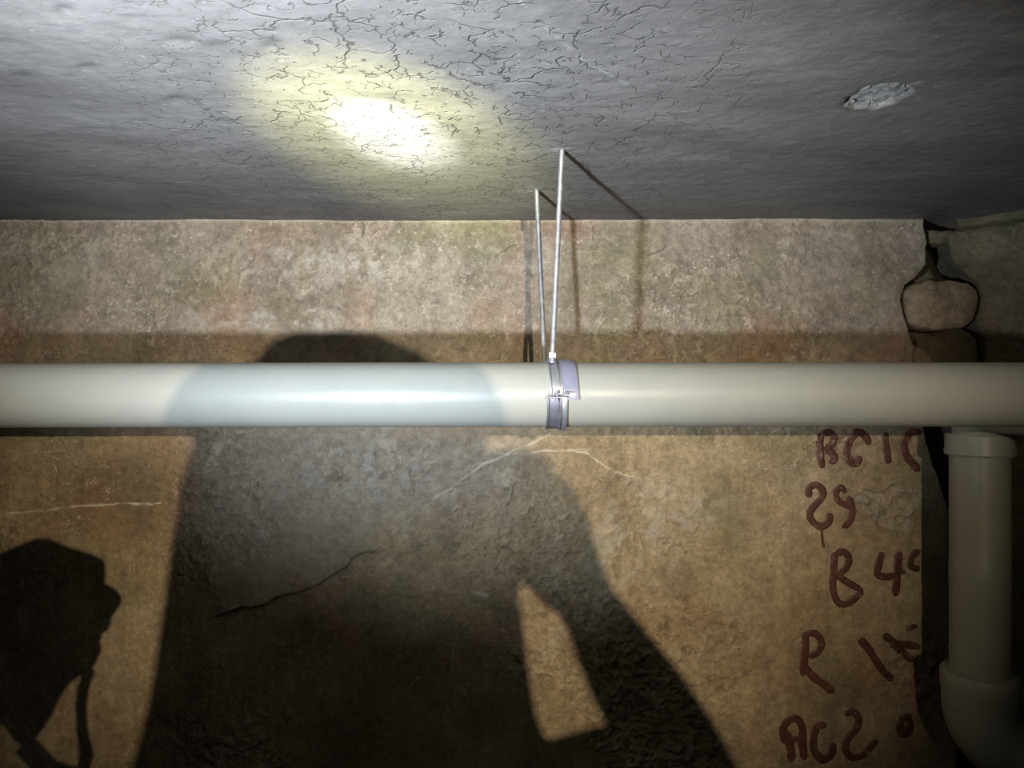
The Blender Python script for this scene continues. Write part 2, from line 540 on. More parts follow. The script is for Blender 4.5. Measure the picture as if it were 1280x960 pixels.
def wall_fields(x, z):
    """height of the plaster (m, towards the room) and stain masks at wall coordinates"""
    px = x / D * F + 640; py = 480 - z / D * F
    h = fbm(x, z, 1.6, 1, 3) * 0.006 + fbm(x, z, 7, 5, 4) * 0.0028
    rough = sstep(-0.1, 0.35, fbm(x, z, 3.2, 11, 3))
    for c in ((470, 580, 150, 60), (800, 660, 90, 80), (430, 350, 260, 50), (840, 370, 90, 50), (250, 640, 40, 90), (620, 640, 60, 60)):
        rough = np.maximum(rough, 0.95 * blob(px, py, *c))
    rd = np.abs(fbm(x, z, 26, 15, 4, 0.6))
    rg = 0.0
    wx_ = x + fbm(x, z, 18, 54, 4, 0.6) * 0.035; wz_ = z + fbm(x, z, 18, 57, 4, 0.6) * 0.035
    for (fr, kk, am) in ((33, 15, 0.8), (71, 18, 0.7), (140, 21, 0.45)):
        rg = rg + am * (1 - np.abs(vnoise(wx_ * fr, wz_ * fr, kk) * 2 - 1)) ** 2
    rg = rg / 1.95
    h += rough * ((rg - 0.4) * 0.011 + fbm(x, z, 60, 20, 3, 0.6) * 0.0030)
    chip = rough * sstep(0.62, 0.74, rg + fbm(x, z, 12, 60, 3) * 0.20) * (0.4 + 0.6 * vnoise(x * 80, z * 80, 63))
    pitm = rough * sstep(0.20, 0.09, rg + fbm(x, z, 14, 62, 2) * 0.10)
    h += fbm(x, z, 100, 24, 2) * 0.0004
    jx = fbm(x, z, 30, 28, 3) * 3.0; jy = fbm(x, z, 30, 31, 3) * 3.0
    qx, qy = px + jx, py + jy
    # thicker coat that ends in a broken lower lip
    d, t, s = dist_poly(qx, qy, LIP)
    d = d * (-s)                                  # positive above the lip
    along = sstep(0.0, 0.10, t) * (1 - sstep(0.80, 1.0, t))
    coat = sstep(-1.5, 1.5, d) * np.exp(-np.clip(d, 0, None) / 85.0)
    h += 0.011 * coat * along
    PATCH = [(215, 500), (700, 500), (690, 600), (650, 650), (580, 672), (500, 680), (458, 690), (441, 697), (432, 710), (400, 728), (352, 744),  # grey plaster; its pale colour also paints brightness into the body's shadow
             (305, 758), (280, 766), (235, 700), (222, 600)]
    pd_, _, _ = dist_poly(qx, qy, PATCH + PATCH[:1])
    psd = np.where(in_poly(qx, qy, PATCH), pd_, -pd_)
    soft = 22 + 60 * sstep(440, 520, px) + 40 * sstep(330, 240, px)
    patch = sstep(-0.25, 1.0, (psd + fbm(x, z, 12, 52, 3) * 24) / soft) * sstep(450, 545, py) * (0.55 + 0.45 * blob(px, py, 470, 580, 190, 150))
    d2, t2, s2 = dist_poly(qx, qy, LEDGE)
    d2 = d2 * (-s2)
    h += 0.0045 * sstep(-1.5, 1.5, d2) * np.exp(-np.clip(d2, 0, None) / 45.0) * sstep(0, 0.15, t2) * (1 - sstep(0.75, 1, t2))
    # lower edge of the smooth finish along the top of the wall
    lime = chip * 0.36; scr = np.zeros_like(x); dark = pitm * 0.55
    for pts, wd, a in LIME_AND_GLINT:
        dd, tt, _ = dist_poly(qx * 0.6 + px * 0.4, qy * 0.6 + py * 0.4, pts)
        wv = wd * 0.8 * (0.45 + 0.9 * vnoise(x * 90, z * 90, 3))
        mk = (1 - sstep(wv * 0.3, wv, dd)) * a * 0.85 * (0.35 + 0.65 * sstep(0.25, 0.6, vnoise(x * 45, z * 45, 50)))
        lime = np.maximum(lime, mk)
    h += (lime - chip * 0.36).clip(0) * 0.0012
    for pts, wd in HAIR:
        dd, tt, _ = dist_poly(qx, qy, pts)
        mk = 1 - sstep(wd * 0.4, wd * 1.1, dd)
        dark = np.maximum(dark, mk * 0.8)
        h -= mk * 0.0012
    # spalled patch beside the lettering
    cx, cy = 1113, 634
    ang = np.arctan2(qy - cy, qx - cx)
    rr = np.hypot((qx - cx) / 40, (qy - cy) / 29) + 0.16 * np.sin(ang * 3 + 1) + 0.10 * np.sin(ang * 5)
    sp = 1 - sstep(0.85, 1.02, rr)
    h -= sp * 0.006
    h += sp * (fbm(x, z, 38, 33, 4, 0.65)) * 0.024
    rim = np.exp(-((rr - 1.0) / 0.10) ** 2) * (py < cy + 60)
    h += rim * 0.002
    scr = np.maximum(scr, sp * 0.55)
    # limed scrapes
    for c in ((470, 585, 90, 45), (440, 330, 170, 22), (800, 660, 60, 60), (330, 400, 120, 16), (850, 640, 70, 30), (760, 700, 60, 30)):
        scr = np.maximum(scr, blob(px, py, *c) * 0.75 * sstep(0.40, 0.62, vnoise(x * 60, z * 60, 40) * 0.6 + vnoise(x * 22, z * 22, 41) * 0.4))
    dark = np.maximum(dark, blob(px, py, 1075, 322, 75, 20) * 0.35)
    dark = np.maximum(dark, blob(px, py, 1000, 330, 60, 26) * 0.22)
    upper = sstep(515, 440, py + fbm(x, z, 5, 44, 3) * 40) * 0.85
    # top arris of the wall, a little crumbled
    h += 0.002 * sstep(282, 276, py + jy)
    lime = np.maximum(lime, 0.18 * sstep(279.5, 277, py + jy * 0.5) * (px < 1140))
    # broken end of the wall: the plaster stops and a deep gap opens
    ed = np.interp(py, [p[1] for p in EDGE], [p[0] for p in EDGE])
    g = sstep(-2.5, 3.0, px + jx * 0.8 - ed)
    rnd = np.exp(-np.clip(ed - px, 0, None) / 6.0)
    h = h - 0.004 * rnd
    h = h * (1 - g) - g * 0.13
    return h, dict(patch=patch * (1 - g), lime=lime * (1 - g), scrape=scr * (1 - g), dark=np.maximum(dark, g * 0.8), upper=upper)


STEP = 0.003
xs = np.concatenate([np.arange(-2.6, -1.25, 0.05), np.arange(-1.25, 1.14, STEP)])
zs = np.concatenate([np.arange(FLOOR - 0.02, -0.92, 0.05), np.arange(-0.92, H + 0.0045, STEP), [H + 0.03]])
GX, GZ = np.meshgrid(xs, zs, indexing='ij')
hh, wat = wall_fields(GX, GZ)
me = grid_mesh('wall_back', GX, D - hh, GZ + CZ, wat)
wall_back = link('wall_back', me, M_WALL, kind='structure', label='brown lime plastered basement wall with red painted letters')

# ------------------------------------------------------------------ ceiling
CUT = [(1054, 134), (1056, 124), (1064, 118), (1072, 111), (1084, 107), (1098, 105), (1112, 103), (1124, 103), (1138, 107),
       (1142, 113), (1137, 119), (1128, 124), (1120, 130), (1108, 134), (1098, 137), (1090, 139), (1082, 136), (1068, 138)]
CUTP = [(ceil_pt(*p).x, ceil_pt(*p).y) for p in CUT]


def ceil_fields(x, y):
    h = fbm(x, y, 1.4, 3, 3) * 0.004 + fbm(x, y, 6, 9, 4) * 0.0020
    h += np.abs(fbm(x * 0.8, y * 1.1, 20, 13, 4)) * 0.0010 + fbm(x, y, 70, 17, 3) * 0.0005
    px = x / np.maximum(y, 0.05) * F + 640; py = 480 - H / np.maximum(y, 0.05) * F
    j = fbm(x, y, 40, 21, 3) * 0.006
    d, _, _ = dist_poly(x + j, y + j, CUTP + CUTP[:1])
    ins = in_poly(x + j, y + j, CUTP)
    sd = np.where(ins, d, -d)
    m = sstep(-0.001, 0.004, sd)
    h = h + m * 0.006 + m * fbm(x, y, 55, 25, 4, 0.65) * 0.009
    lime = m * (0.12 + 0.55 * vnoise(x * 110, y * 110, 5) * (1 - 0.5 * sstep(1095, 1140, px)))
    # chips round the rod anchors and a scuffed patch
    dark = np.exp(-((sd + 0.004) / 0.004) ** 2) * 0.5 * (px < 1085)
    for (cx, cy, r, a) in ((703, 188, 0.013, 0.6), (665, 240, 0.022, 0.55), (1133, 104, 0.006, 0.0)):
        q = ceil_pt(cx, cy)
        lime = np.maximum(lime, a * np.exp(-(np.hypot(x - q.x, y - q.y) / r) ** 2) * sstep(0.42, 0.6, vnoise(x * 130, y * 130, 8)))
    for pts, wd, a in (([(640, -10), (668, 18), (698, 47), (730, 76), (760, 92), (785, 106)], 0.0016, 0.45),
                       ([(1140, 104), (1150, 101)], 0.004, 0.5), ([(1138, 118), (1150, 122)], 0.003, 0.3),
                       ([(640, 62), (665, 75), (690, 80)], 0.0014, 0.35)):
        pp = [(ceil_pt(*p).x, ceil_pt(*p).y) for p in pts]
        dd, tt, _ = dist_poly(x + j * 0.5, y + j * 0.5, pp)
        lime = np.maximum(lime, a * (1 - sstep(wd * 0.4, wd, dd)) * sstep(0.3, 0.5, vnoise(x * 70, y * 70, 12)))
    # dark dents
    for (cx, cy, rx, ry) in ((228, 53, 18, 7), (30, 97, 14, 6), (270, 60, 20, 7), (222, 126, 12, 6), (340, 58, 14, 8), (80, 15, 14, 8), (110, 85, 14, 5)):
        b_ = blob(px, py, cx, cy, rx, ry)
        dark = np.maximum(dark, 0.55 * b_ * sstep(0.3, 0.6, vnoise(x * 60, y * 60, 14)))
        h += 0.003 * b_
    crack = 0.30 + 0.75 * blob(px, py, 560, 110, 300, 150)
    crack = crack * (1 - 0.75 * sstep(850, 1000, px)) * (1 - 0.65 * sstep(240, 90, px))
    # broken corner over the gap
    h += 0.012 * blob(px, py, 1178, 280, 22, 12)
    return h, dict(lime=lime, dark=dark, crack=crack)


xs = np.concatenate([np.arange(-2.6, -1.3, 0.05), np.arange(-1.3, 1.42, STEP), np.arange(1.45, 3.2, 0.05)])
ys = np.concatenate([np.arange(-2.6, 0.56, 0.05), np.arange(0.58, D + 0.14, STEP)])
GX, GY = np.meshgrid(xs, ys, indexing='ij')
hh, cat = ceil_fields(GX, GY)
me = grid_mesh('ceiling', GX, GY, H + CZ + hh, cat, flip=True)
ceiling = link('ceiling', me, M_CEIL, kind='structure', label='grey crazed plaster ceiling lit by a torch spot')

# loose aggregate showing in the spalled ceiling patch: single pebbles
random.seed(4)
peb = []
for k in range(3):
    bm = bmesh.new()
    bmesh.ops.create_icosphere(bm, subdivisions=2, radius=1.0)
    for v_ in bm.verts:
        v_.co *= 1 + random.uniform(-0.22, 0.22)
    m_ = bpy.data.meshes.new('pebble'); bm.to_mesh(m_); bm.free()
    m_.materials.append(M_AGG)
    m_.polygons.foreach_set('use_smooth', np.ones(len(m_.polygons), bool))
    peb.append(m_)
n = 0
while n < 16:
    px_, py_ = random.uniform(1054, 1140), random.uniform(104, 139)
    q = ceil_pt(px_, py_)
    if not in_poly(np.array([q.x]), np.array([q.y]), CUTP)[0]:
        continue
    o = bpy.data.objects.new('pebble', random.choice(peb))
    s_ = random.uniform(0.0015, 0.0032)
    o.scale = (s_ * random.uniform(0.8, 1.6), s_, s_ * 0.8)
    o.rotation_euler = (random.uniform(0, 6), random.uniform(0, 6), random.uniform(0, 6))
    o.location = (q.x, q.y, H + CZ + 0.005)
    COL.objects.link(o)
    o.parent = ceiling
    n += 1

# ------------------------------------------------------------------ right return wall, floor, far walls
U = Vector((0.60, -0.80, 0)).normalized()
NR = Vector((-0.80, -0.60, 0)).normalized()          # towards the room
RE = [(240, 1205), (284, 1197), (292, 1186), (300, 1186), (330, 1196), (345, 1215), (356, 1226), (372, 1229), (392, 1226), (404, 1222), (418, 1230),
      (455, 1236), (560, 1236), (800, 1230), (1300, 1230)]
us = np.concatenate([[-0.14, -0.10, -0.06, -0.03, -0.012], np.arange(0, 0.42, 0.004), np.arange(0.45, 3.2, 0.08)])
zs = np.concatenate([np.arange(FLOOR - 0.02, -0.9, 0.05), np.arange(-0.9, H + 0.03, 0.004)])
UU, ZZ = np.meshgrid(us, zs, indexing='ij')
py = 480 - ZZ / D * F
x0 = (np.interp(py, [p[0] for p in RE], [p[1] for p in RE]) - 640) / F * D + fbm(py * 0.02, py * 0 + 3.0, 3, 2, 3) * 0.006
hr = fbm(UU, ZZ, 3, 33, 3) * 0.008 + fbm(UU, ZZ, 16, 36, 4) * 0.004 + fbm(UU, ZZ, 60, 40, 3) * 0.0012
up_ = np.clip(UU, 0, None)
bk = np.clip(-UU, 0, None)                            # the first columns fold back into the gap
X = x0 + U.x * up_ + NR.x * hr + 0.25 * bk
Y = D + 0.004 + U.y * up_ + NR.y * hr * (UU >= 0) + bk
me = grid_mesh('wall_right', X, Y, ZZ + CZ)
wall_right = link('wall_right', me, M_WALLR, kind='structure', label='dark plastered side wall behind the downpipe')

me = pydata('floor', [(-2.7, -2.7, 0), (3.4, -2.7, 0), (3.4, 2, 0), (-2.7, 2, 0)], [(0, 1, 2, 3)])
link('floor', me, M_FLOOR, kind='structure', label='bare dark basement floor')
me = pydata('wall_left', [(-2.6, -2.6, 0), (-2.6, 1.8, 0), (-2.6, 1.8, H + CZ), (-2.6, -2.6, H + CZ)], [(0, 1, 2, 3)])
link('wall_left', me, M_WALLR, kind='structure', label='plain plastered wall at the left end')
me = pydata('wall_front', [(-2.6, -2.6, 0), (3.2, -2.6, 0), (3.2, -2.6, H + CZ), (-2.6, -2.6, H + CZ)], [(0, 1, 2, 3)])
link('wall_front', me, M_WALLR, kind='structure', label='plain plastered wall behind the camera')


# ------------------------------------------------------------------ rubble stones in the broken wall end
def stone(name, outline, y_face, depth, mat, seed, bulge=0.012, label=None):
    """block with the given face outline (photo pixels on the wall), rounded arrises and an uneven face"""
    pts = wpl(outline)
    # resample outline
    per = []
    n_ = len(pts)
    for i in range(n_):
        a, b_ = pts[i], pts[(i + 1) % n_]
        for k in range(4):
            t = k / 4
            per.append((a[0] + (b_[0] - a[0]) * t, a[1] + (b_[1] - a[1]) * t))
    cx = sum(p[0] for p in per) / len(per); cz = sum(p[1] for p in per) / len(per)
    rings = [(1.0, depth), (1.0, 0.012), (0.97, 0.004), (0.90, 0.0), (0.7, -bulge * 0.5), (0.45, -bulge * 0.8), (0.2, -bulge)]
    v, f = [], []
    m_ = len(per)
    for s_, dy in rings:
        for (x, z) in per:
            xx = cx + (x - cx) * s_ * 1.035; zz = cz + (z - cz) * s_ * 1.035
            e = float(fbm(np.array([xx]), np.array([zz]), 28, seed, 4)[0]) * 0.006
            e2 = float(fbm(np.array([xx + 3]), np.array([zz]), 22, seed + 3, 3)[0]) * 0.007
            v.append((xx + e2, y_face + dy + e, zz + CZ + e2))
    for r_ in range(len(rings) - 1):
        for k in range(m_):
            k2 = (k + 1) % m_
            f.append((r_ * m_ + k, r_ * m_ + k2, (r_ + 1) * m_ + k2, (r_ + 1) * m_ + k))
    f.append(tuple((len(rings) - 1) * m_ + k for k in range(m_)))
    f.append(tuple(reversed(range(m_))))
    o = link(name, pydata(name, v, f), mat, wall_back, label=label)
    return sharp(o, 60)


stone('stone', [(1138, 362), (1150, 353), (1164, 350), (1172, 352), (1190, 351), (1200, 354), (1212, 356), (1224, 362), (1226, 374), (1223, 388),
                (1219, 401), (1206, 409), (1190, 411), (1170, 412), (1152, 410), (1141, 402), (1136, 385)], D + 0.006, 0.10, M_STONE, 3,
      label='pale rounded stone block bedded in the gap')
stone('stone', [(1147, 414), (1172, 415), (1192, 412), (1208, 411), (1224, 413), (1230, 425), (1231, 445), (1231, 470), (1165, 470), (1158, 440)],
      D + 0.022, 0.09, M_STONED, 9)
stone('stone', [(1145, 430), (1152, 432), (1160, 438), (1169, 450), (1172, 470), (1146, 470), (1143, 452)], D + 0.010, 0.05, M_STONE, 14, 0.004)
stone('stone', [(1168, 286), (1182, 288), (1196, 284), (1204, 290), (1196, 300), (1184, 303), (1170, 300)], D + 0.016, 0.07, M_STONED, 18, 0.006)
stone('stone', [(1163, 322), (1174, 318), (1186, 328), (1192, 340), (1204, 352), (1166, 350), (1160, 336)], D + 0.075, 0.05, M_STONED, 22, 0.006)

# ------------------------------------------------------------------ painted letters
def catmull(pts, n_=8):
    out = []
    p = [pts[0]] + list(pts) + [pts[-1]]
    for i in range(1, len(p) - 2):
        for k in range(n_):
            t = k / n_
            q = []
            for c in (0, 1):
                a, b_, c_, d_ = p[i - 1][c], p[i][c], p[i + 1][c], p[i + 2][c]
                q.append(0.5 * (2 * b_ + (c_ - a) * t + (2 * a - 5 * b_ + 4 * c_ - d_) * t * t + (3 * b_ - a - 3 * c_ + d_) * t ** 3))
            out.append(tuple(q))
    out.append(pts[-1])
    return out


def letter(strokes):
    V, Fc = [], []
    for pts, wd in strokes:
        c = np.array(catmull(pts, 7))
        tg = np.gradient(c, axis=0)
        tg /= np.linalg.norm(tg, axis=1)[:, None] + 1e-9
        nr = np.stack([-tg[:, 1], tg[:, 0]], -1)
        n_ = len(c)
        s_ = np.linspace(0, 1, n_)
        L = np.sum(np.linalg.norm(np.diff(c, axis=0), axis=1))
        endw = np.sqrt(np.clip(np.minimum(s_, 1 - s_) * L / (wd * 0.5), 0.06, 1))
        ww = wd * 0.62 * endw * (0.88 + 0.3 * np.array([random.random() for _ in range(n_)]))
        ww = np.convolve(np.pad(ww, 1, mode='edge'), [0.25, 0.5, 0.25], 'valid')
        K = 7
        o_ = len(V)
        for i in range(n_):
            for k in range(K):
                q = c[i] + nr[i] * ww[i] * (2 * k / (K - 1) - 1)
                V.append((q[0], q[1], 0.0017 if 0 < k < K - 1 else -0.001))
        for i in range(n_ - 1):
            for k in range(K - 1):
                a = o_ + i * K + k
                Fc.append((a, a + 1, a + K + 1, a + K))
    A = np.array(V)
    x = (A[:, 0] - 640) / F * D; z = (480 - A[:, 1]) / F * D
    h_, _ = wall_fields(x, z)
    return pydata('painted_letter', np.stack([x, D - h_ - A[:, 2], z + CZ], -1), Fc)


LETTERS = [
    [([(1026, 541), (1025, 556), (1025, 570), (1028, 585)], 8), ([(1026, 541), (1037, 541), (1043, 549), (1038, 558), (1029, 562)], 8),
     ([(1031, 562), (1040, 566), (1042, 574), (1036, 579)], 8)],
    [([(1088, 556), (1082, 546), (1073, 540), (1065, 547), (1060, 557), (1058, 568), (1063, 577), (1071, 579), (1075, 570)], 9)],
    [([(1107, 540), (1108, 556), (1110, 570), (1111, 580)], 8)],
    [([(1153, 540), (1139, 541), (1131, 554), (1133, 568), (1141, 579), (1150, 589)], 9)],
    [([(1012, 622), (1011, 611), (1020, 606), (1028, 613), (1027, 623), (1017, 633), (1012, 644), (1018, 654), (1027, 658), (1036, 652), (1037, 641)], 8),
     ([(1027, 658), (1028, 672), (1030, 685)], 3)],
    [([(1057, 616), (1051, 609), (1045, 616), (1048, 626), (1057, 631), (1063, 634)], 7), ([(1060, 620), (1065, 635), (1064, 648), (1058, 656), (1053, 655)], 8)],
    [([(1044, 690), (1042, 710), (1041, 735), (1047, 752), (1057, 755), (1069, 747), (1078, 738)], 8),
     ([(1044, 692), (1055, 690), (1061, 699), (1056, 712), (1047, 718), (1058, 727), (1078, 738)], 8)],
    [([(1103, 690), (1098, 706), (1097, 718), (1108, 721), (1120, 719)], 8), ([(1124, 689), (1122, 712), (1119, 745)], 9)],
    [([(1150, 688), (1140, 696), (1139, 708), (1150, 712)], 8), ([(1128, 713), (1130, 717)], 7)],
    [([(1007, 790), (1007, 812), (1004, 845)], 9), ([(1007, 793), (1019, 792), (1027, 803), (1023, 815), (1011, 821)], 8),
     ([(1006, 833), (1016, 845), (1029, 855), (1043, 866)], 9)],
    [([(1074, 799), (1085, 810), (1096, 828), (1106, 841), (1116, 850)], 9)],
    [([(1104, 793), (1116, 802), (1127, 814), (1141, 826)], 9), ([(1112, 806), (1128, 805), (1150, 809)], 8), ([(1132, 787), (1140, 784), (1147, 783)], 6)],
    [([(982, 930), (979, 912), (986, 900), (997, 899), (1003, 911), (1003, 928), (1006, 950)], 9), ([(983, 914), (988, 932), (990, 952)], 9), ([(988, 924), (1002, 924)], 8)],
    [([(1033, 907), (1022, 908), (1017, 924), (1019, 940), (1029, 950), (1039, 943), (1042, 928)], 9)],
    [([(1057, 894), (1066, 890), (1074, 899), (1070, 913), (1060, 924), (1057, 938), (1066, 947), (1079, 944), (1088, 935), (1096, 925)], 8)],
    [([(1124, 898), (1140, 896)], 9), ([(1126, 900), (1126, 920)], 9), ([(1138, 898), (1137, 918)], 9), ([(1124, 919), (1138, 917)], 8)],
]
for L_ in LETTERS:
    link('painted_letter', letter(L_), M_PAINT, wall_back)

# ------------------------------------------------------------------ horizontal drain pipe
PR = 40.4 / F * P
PZ = -14 / F * P + CZ


def cyl_x(x0, x1, y, z, prof, seg=64, inner=None):
    """tube along x through (x, r) profile points"""
    return tube([(x, y, z) for x, r in prof], [r for x, r in prof], seg)


pipe = empty('drain_pipe', (0, P, PZ - PR), 'long pale grey plastic drain pipe running horizontally under the ceiling', 'pipe')
xs_ = list(np.linspace(-2.55, 1.62, 60))
o = link('pipe_run', pydata('pipe_run', *tube([(x, P + 0.0012 * math.sin(x * 2.1), PZ + 0.0012 * math.sin(x * 1.7 + 1)) for x in xs_], [PR] * 60, 72)), M_PIPE, pipe)
sharp(o)

# ------------------------------------------------------------------ downpipe nearer the wall, with branch, sockets and bottom elbow
PD = 1.46
XD = 0.9239
RD = 0.0527
RS = 0.0600


def zd(py):
    return (480 - py) / F * PD + CZ


dp = empty('downpipe', (XD, PD, zd(980)), 'dusty plastic downpipe dropping behind the right end of the drain pipe', 'pipe')
v, f = tube([(XD, PD, zd(y)) for y in (556, 600, 650, 700, 702, 738, 740, 800, 850)],
            [RD, RD, RD, RD, RD + 0.0006, RD + 0.0006, RD, RD, RD], 56)
sharp(link('pipe_length', pydata('pipe_length', v, f), M_DOWN, dp))
# upper socket: from the bend behind the run down to its rolled lip
prof = [(542, RS * 0.96), (544, RS), (560, RS * 1.005), (563, RS * 1.03), (567, RS * 1.03), (569, RS * 0.99), (569.5, RD)]
v, f = tube([(XD, PD, zd(y)) for y, r in prof], [r for y, r in prof], 56)
sk = sharp(link('upper_socket', pydata('upper_socket', v, f), M_DOWN, dp, label='collar of the fitting that holds the downpipe'))
arc = []
for k in range(13):
    a = R(90 * k / 12)
    rad = zd(0) * 0 + 0.055
    arc.append((XD, PD - rad + rad * math.cos(a), zd(542) - 0.002 + rad * math.sin(a)))
arc.append((XD, P + PR * 0.6, arc[-1][2]))
v, f = tube(arc, [RD * 0.92] * (len(arc) - 1) + [PR * 0.9], 40)
sharp(link('branch_bend', pydata('branch_bend', v, f), M_DOWN, dp))
# lower socket and elbow turning right
RE2 = 0.0692
prof = [(838, RD), (838.5, RE2 * 0.97), (841, RE2), (858, RE2), (866, RE2 * 0.965), (880, RE2 * 0.95)]
v, f = tube([(XD, PD, zd(y)) for y, r in prof], [r for y, r in prof], 56)
sharp(link('lower_socket', pydata('lower_socket', v, f), M_DOWN, dp))
path, rr = [], []
bend = 0.092
zc = zd(880)
dirv = Vector((0.93, -0.37, 0)).normalized()
for k in range(19):
    a = R(78 * k / 18)
    path.append(Vector((XD, PD, zc)) + dirv * (bend * (1 - math.cos(a))) + Vector((0, 0, -bend * math.sin(a))))
    rr.append(RE2 * 0.95)
el = sharp(link('elbow', pydata('elbow', *tube(path, rr, 56)), M_DOWN, dp))
e0 = path[-1]; ed_ = (path[-1] - path[-2]).normalized()
pr = [(0.0, RE2 * 0.95), (0.004, RE2 * 1.04), (0.012, RE2 * 1.06), (0.016, RE2 * 1.02), (0.045, RE2 * 1.02), (0.049, RE2 * 1.07), (0.058, RE2 * 1.07), (0.060, RD)]
v, f = tube([e0 + ed_ * t for t, r in pr], [r for t, r in pr], 56)
sharp(link('elbow_socket', pydata('elbow_socket', v, f), M_DOWN, dp))
v, f = tube([e0 + ed_ * 0.05, e0 + ed_ * 0.55], [RD, RD], 48)
sharp(link('outlet_pipe', pydata('outlet_pipe', v, f), M_DOWN, dp))

# ------------------------------------------------------------------ pipe hanger: clamp and two threaded rods
T1 = ceil_pt(703, 187); T2 = ceil_pt(670.5, 238)
B1 = at(690.5, 446, P - 0.013)
B2 = at(681.5, 470, 1.395)
XC = (697 - 640) / F * (P - PR)
hg = empty('pipe_hanger', (XC, P, PZ - PR - 0.003), 'galvanised pipe clamp hung from the ceiling on two thin threaded rods', 'pipe hanger')


def strap(prof, th0, th1, shift, n_=40, r0=PR):
    v, f = [], []
    m_ = len(prof)
    for i in range(n_ + 1):
        t = i / n_
        th = R(th0 + (th1 - th0) * t)
        dx = shift(th0 + (th1 - th0) * t)
        for (x, r) in prof:
            v.append((XC + x + dx, P - (r0 + r) * math.cos(th), PZ + (r0 + r) * math.sin(th)))
    for i in range(n_):
        for k in range(m_):
            k2 = (k + 1) % m_
            f.append((i * m_ + k, i * m_ + k2, (i + 1) * m_ + k2, (i + 1) * m_ + k))
    f.append(tuple(range(m_)))
    f.append(tuple(reversed(range(n_ * m_, (n_ + 1) * m_))))
    return v, f


def channel(x0, x1, hgt=0.0042, lip=0.0028, base=0.0016):
    return [(x0, 0.0003), (x0, hgt), (x0 + lip * 0.6, hgt), (x0 + lip, base), (x1 - lip, base), (x1 - lip * 0.6, hgt), (x1, hgt), (x1, 0.0003)]


PXM = (P - PR) / F
sh_up = lambda th: -0.0052 * max(0, min(1, th / 80)) ** 1.5
v, f = strap(channel(-9.0 * PXM, 9.6 * PXM, 0.0044, 0.0035), 165, 3, sh_up, 48)
us_ = sharp(link('upper_strap', pydata('upper_strap', v, f), M_STEEL, hg), 25)
v, f = strap([(x, r) for x, r in [(1.0 * PXM, 0.0012), (1.0 * PXM, 0.0040), (3.2 * PXM, 0.0040), (3.2 * PXM, 0.0012)]], 150, 5, sh_up, 36)
sharp(link('strap_rib', pydata('strap_rib', v, f), M_STEEL, us_), 25)
v, f = strap(channel(-13.0 * PXM, 5.0 * PXM, 0.0034, 0.004), -3, -165, lambda th: 0, 48)
ls_ = sharp(link('lower_strap', pydata('lower_strap', v, f), M_STEELD, hg), 25)
v, f = strap([(6.0 * PXM, 0.0003), (6.0 * PXM, 0.0050), (8.0 * PXM, 0.0056), (12.0 * PXM, 0.0050), (12.0 * PXM, 0.0003)], -3, -160, lambda th: 0, 40)
sharp(link('lower_flange', pydata('lower_flange', v, f), M_STEEL, ls_), 25)


def box(c, s, rot=None):
    c = Vector(c)
    v = []
    for i in (-1, 1):
        for j in (-1, 1):
            for k in (-1, 1):
                q = Vector((i * s[0] / 2, j * s[1] / 2, k * s[2] / 2))
                if rot:
                    q = rot @ q
                v.append(c + q)
    return v, [(0, 1, 3, 2), (4, 6, 7, 5), (0, 4, 5, 1), (2, 3, 7, 6), (0, 2, 6, 4), (1, 5, 7, 3)]


def bevel(o, wdt, seg=2):
    m_ = o.modifiers.new('bevel', 'BEVEL')
    m_.width = wdt
    m_.segments = seg
    m_.limit_method = 'ANGLE'
    return o


YF = P - PR
bevel(link('upper_ear', pydata('upper_ear', *box((XC + 0.4 * PXM, YF - 0.006, PZ + 0.0026), (25 * PXM, 0.014, 0.0026))), M_STEELD, us_, smooth=False), 0.0008)
bevel(link('lower_ear', pydata('lower_ear', *box((XC - 1.5 * PXM, YF - 0.0055, PZ - 0.0022), (27 * PXM, 0.013, 0.0026))), M_STEELD, ls_, smooth=False), 0.0008)
v, f = tube([(XC - 1 * PXM, YF - 0.0085, PZ + 0.0085), (XC - 1 * PXM, YF - 0.0085, PZ - 0.008)], [0.0024, 0.0024], 12)
bo = sharp(link('clamp_bolt', pydata('clamp_bolt', v, f), M_STEELD, hg))
v, f = tube([(XC - 1 * PXM, YF - 0.0085, PZ + 0.0042), (XC - 1 * PXM, YF - 0.0085, PZ + 0.0082)], [0.0045, 0.0045], 6)
sharp(link('bolt_head', pydata('bolt_head', v, f), M_STEEL, bo), 20)
v, f = tube([(XC + 9 * PXM, YF - 0.007, PZ + 0.0052), (XC + 21 * PXM, YF - 0.006, PZ + 0.0058)], [0.0016, 0.0016], 10)
sharp(link('pin', pydata('pin', v, f), M_STEELD, bo))
# plastic film that sticks out of the clamp to the right
sh_fl = lambda th: (8.5 - 4.5 * (th / 80)) * PXM
v, f = strap([(0, 0.003), (0, 0.0045), (9 * PXM, 0.0065), (18 * PXM, 0.0050), (18 * PXM, 0.0035), (9 * PXM, 0.005)], 96, -6, sh_fl, 30)
sharp(link('plastic_flap', pydata('plastic_flap', v, f), M_FLAP, hg, label='curled lavender plastic strip beside the clamp'), 50)


def rod(a, b_, r_):
    a, b_ = Vector(a), Vector(b_)
    L = (b_ - a).length
    v, f = tube([(0, 0, -0.0), (0, 0, L)], [r_, r_], 16)
    o = link('threaded_rod', pydata('threaded_rod', v, f), M_ROD)
    q = (b_ - a).to_track_quat('Z', 'Y')
    o.matrix_world = Matrix.Translation(a) @ q.to_matrix().to_4x4()
    mw = o.matrix_world.copy()
    o.parent = hg
    o.matrix_parent_inverse = hg.matrix_world.inverted()
    o.matrix_world = mw
    return sharp(o)


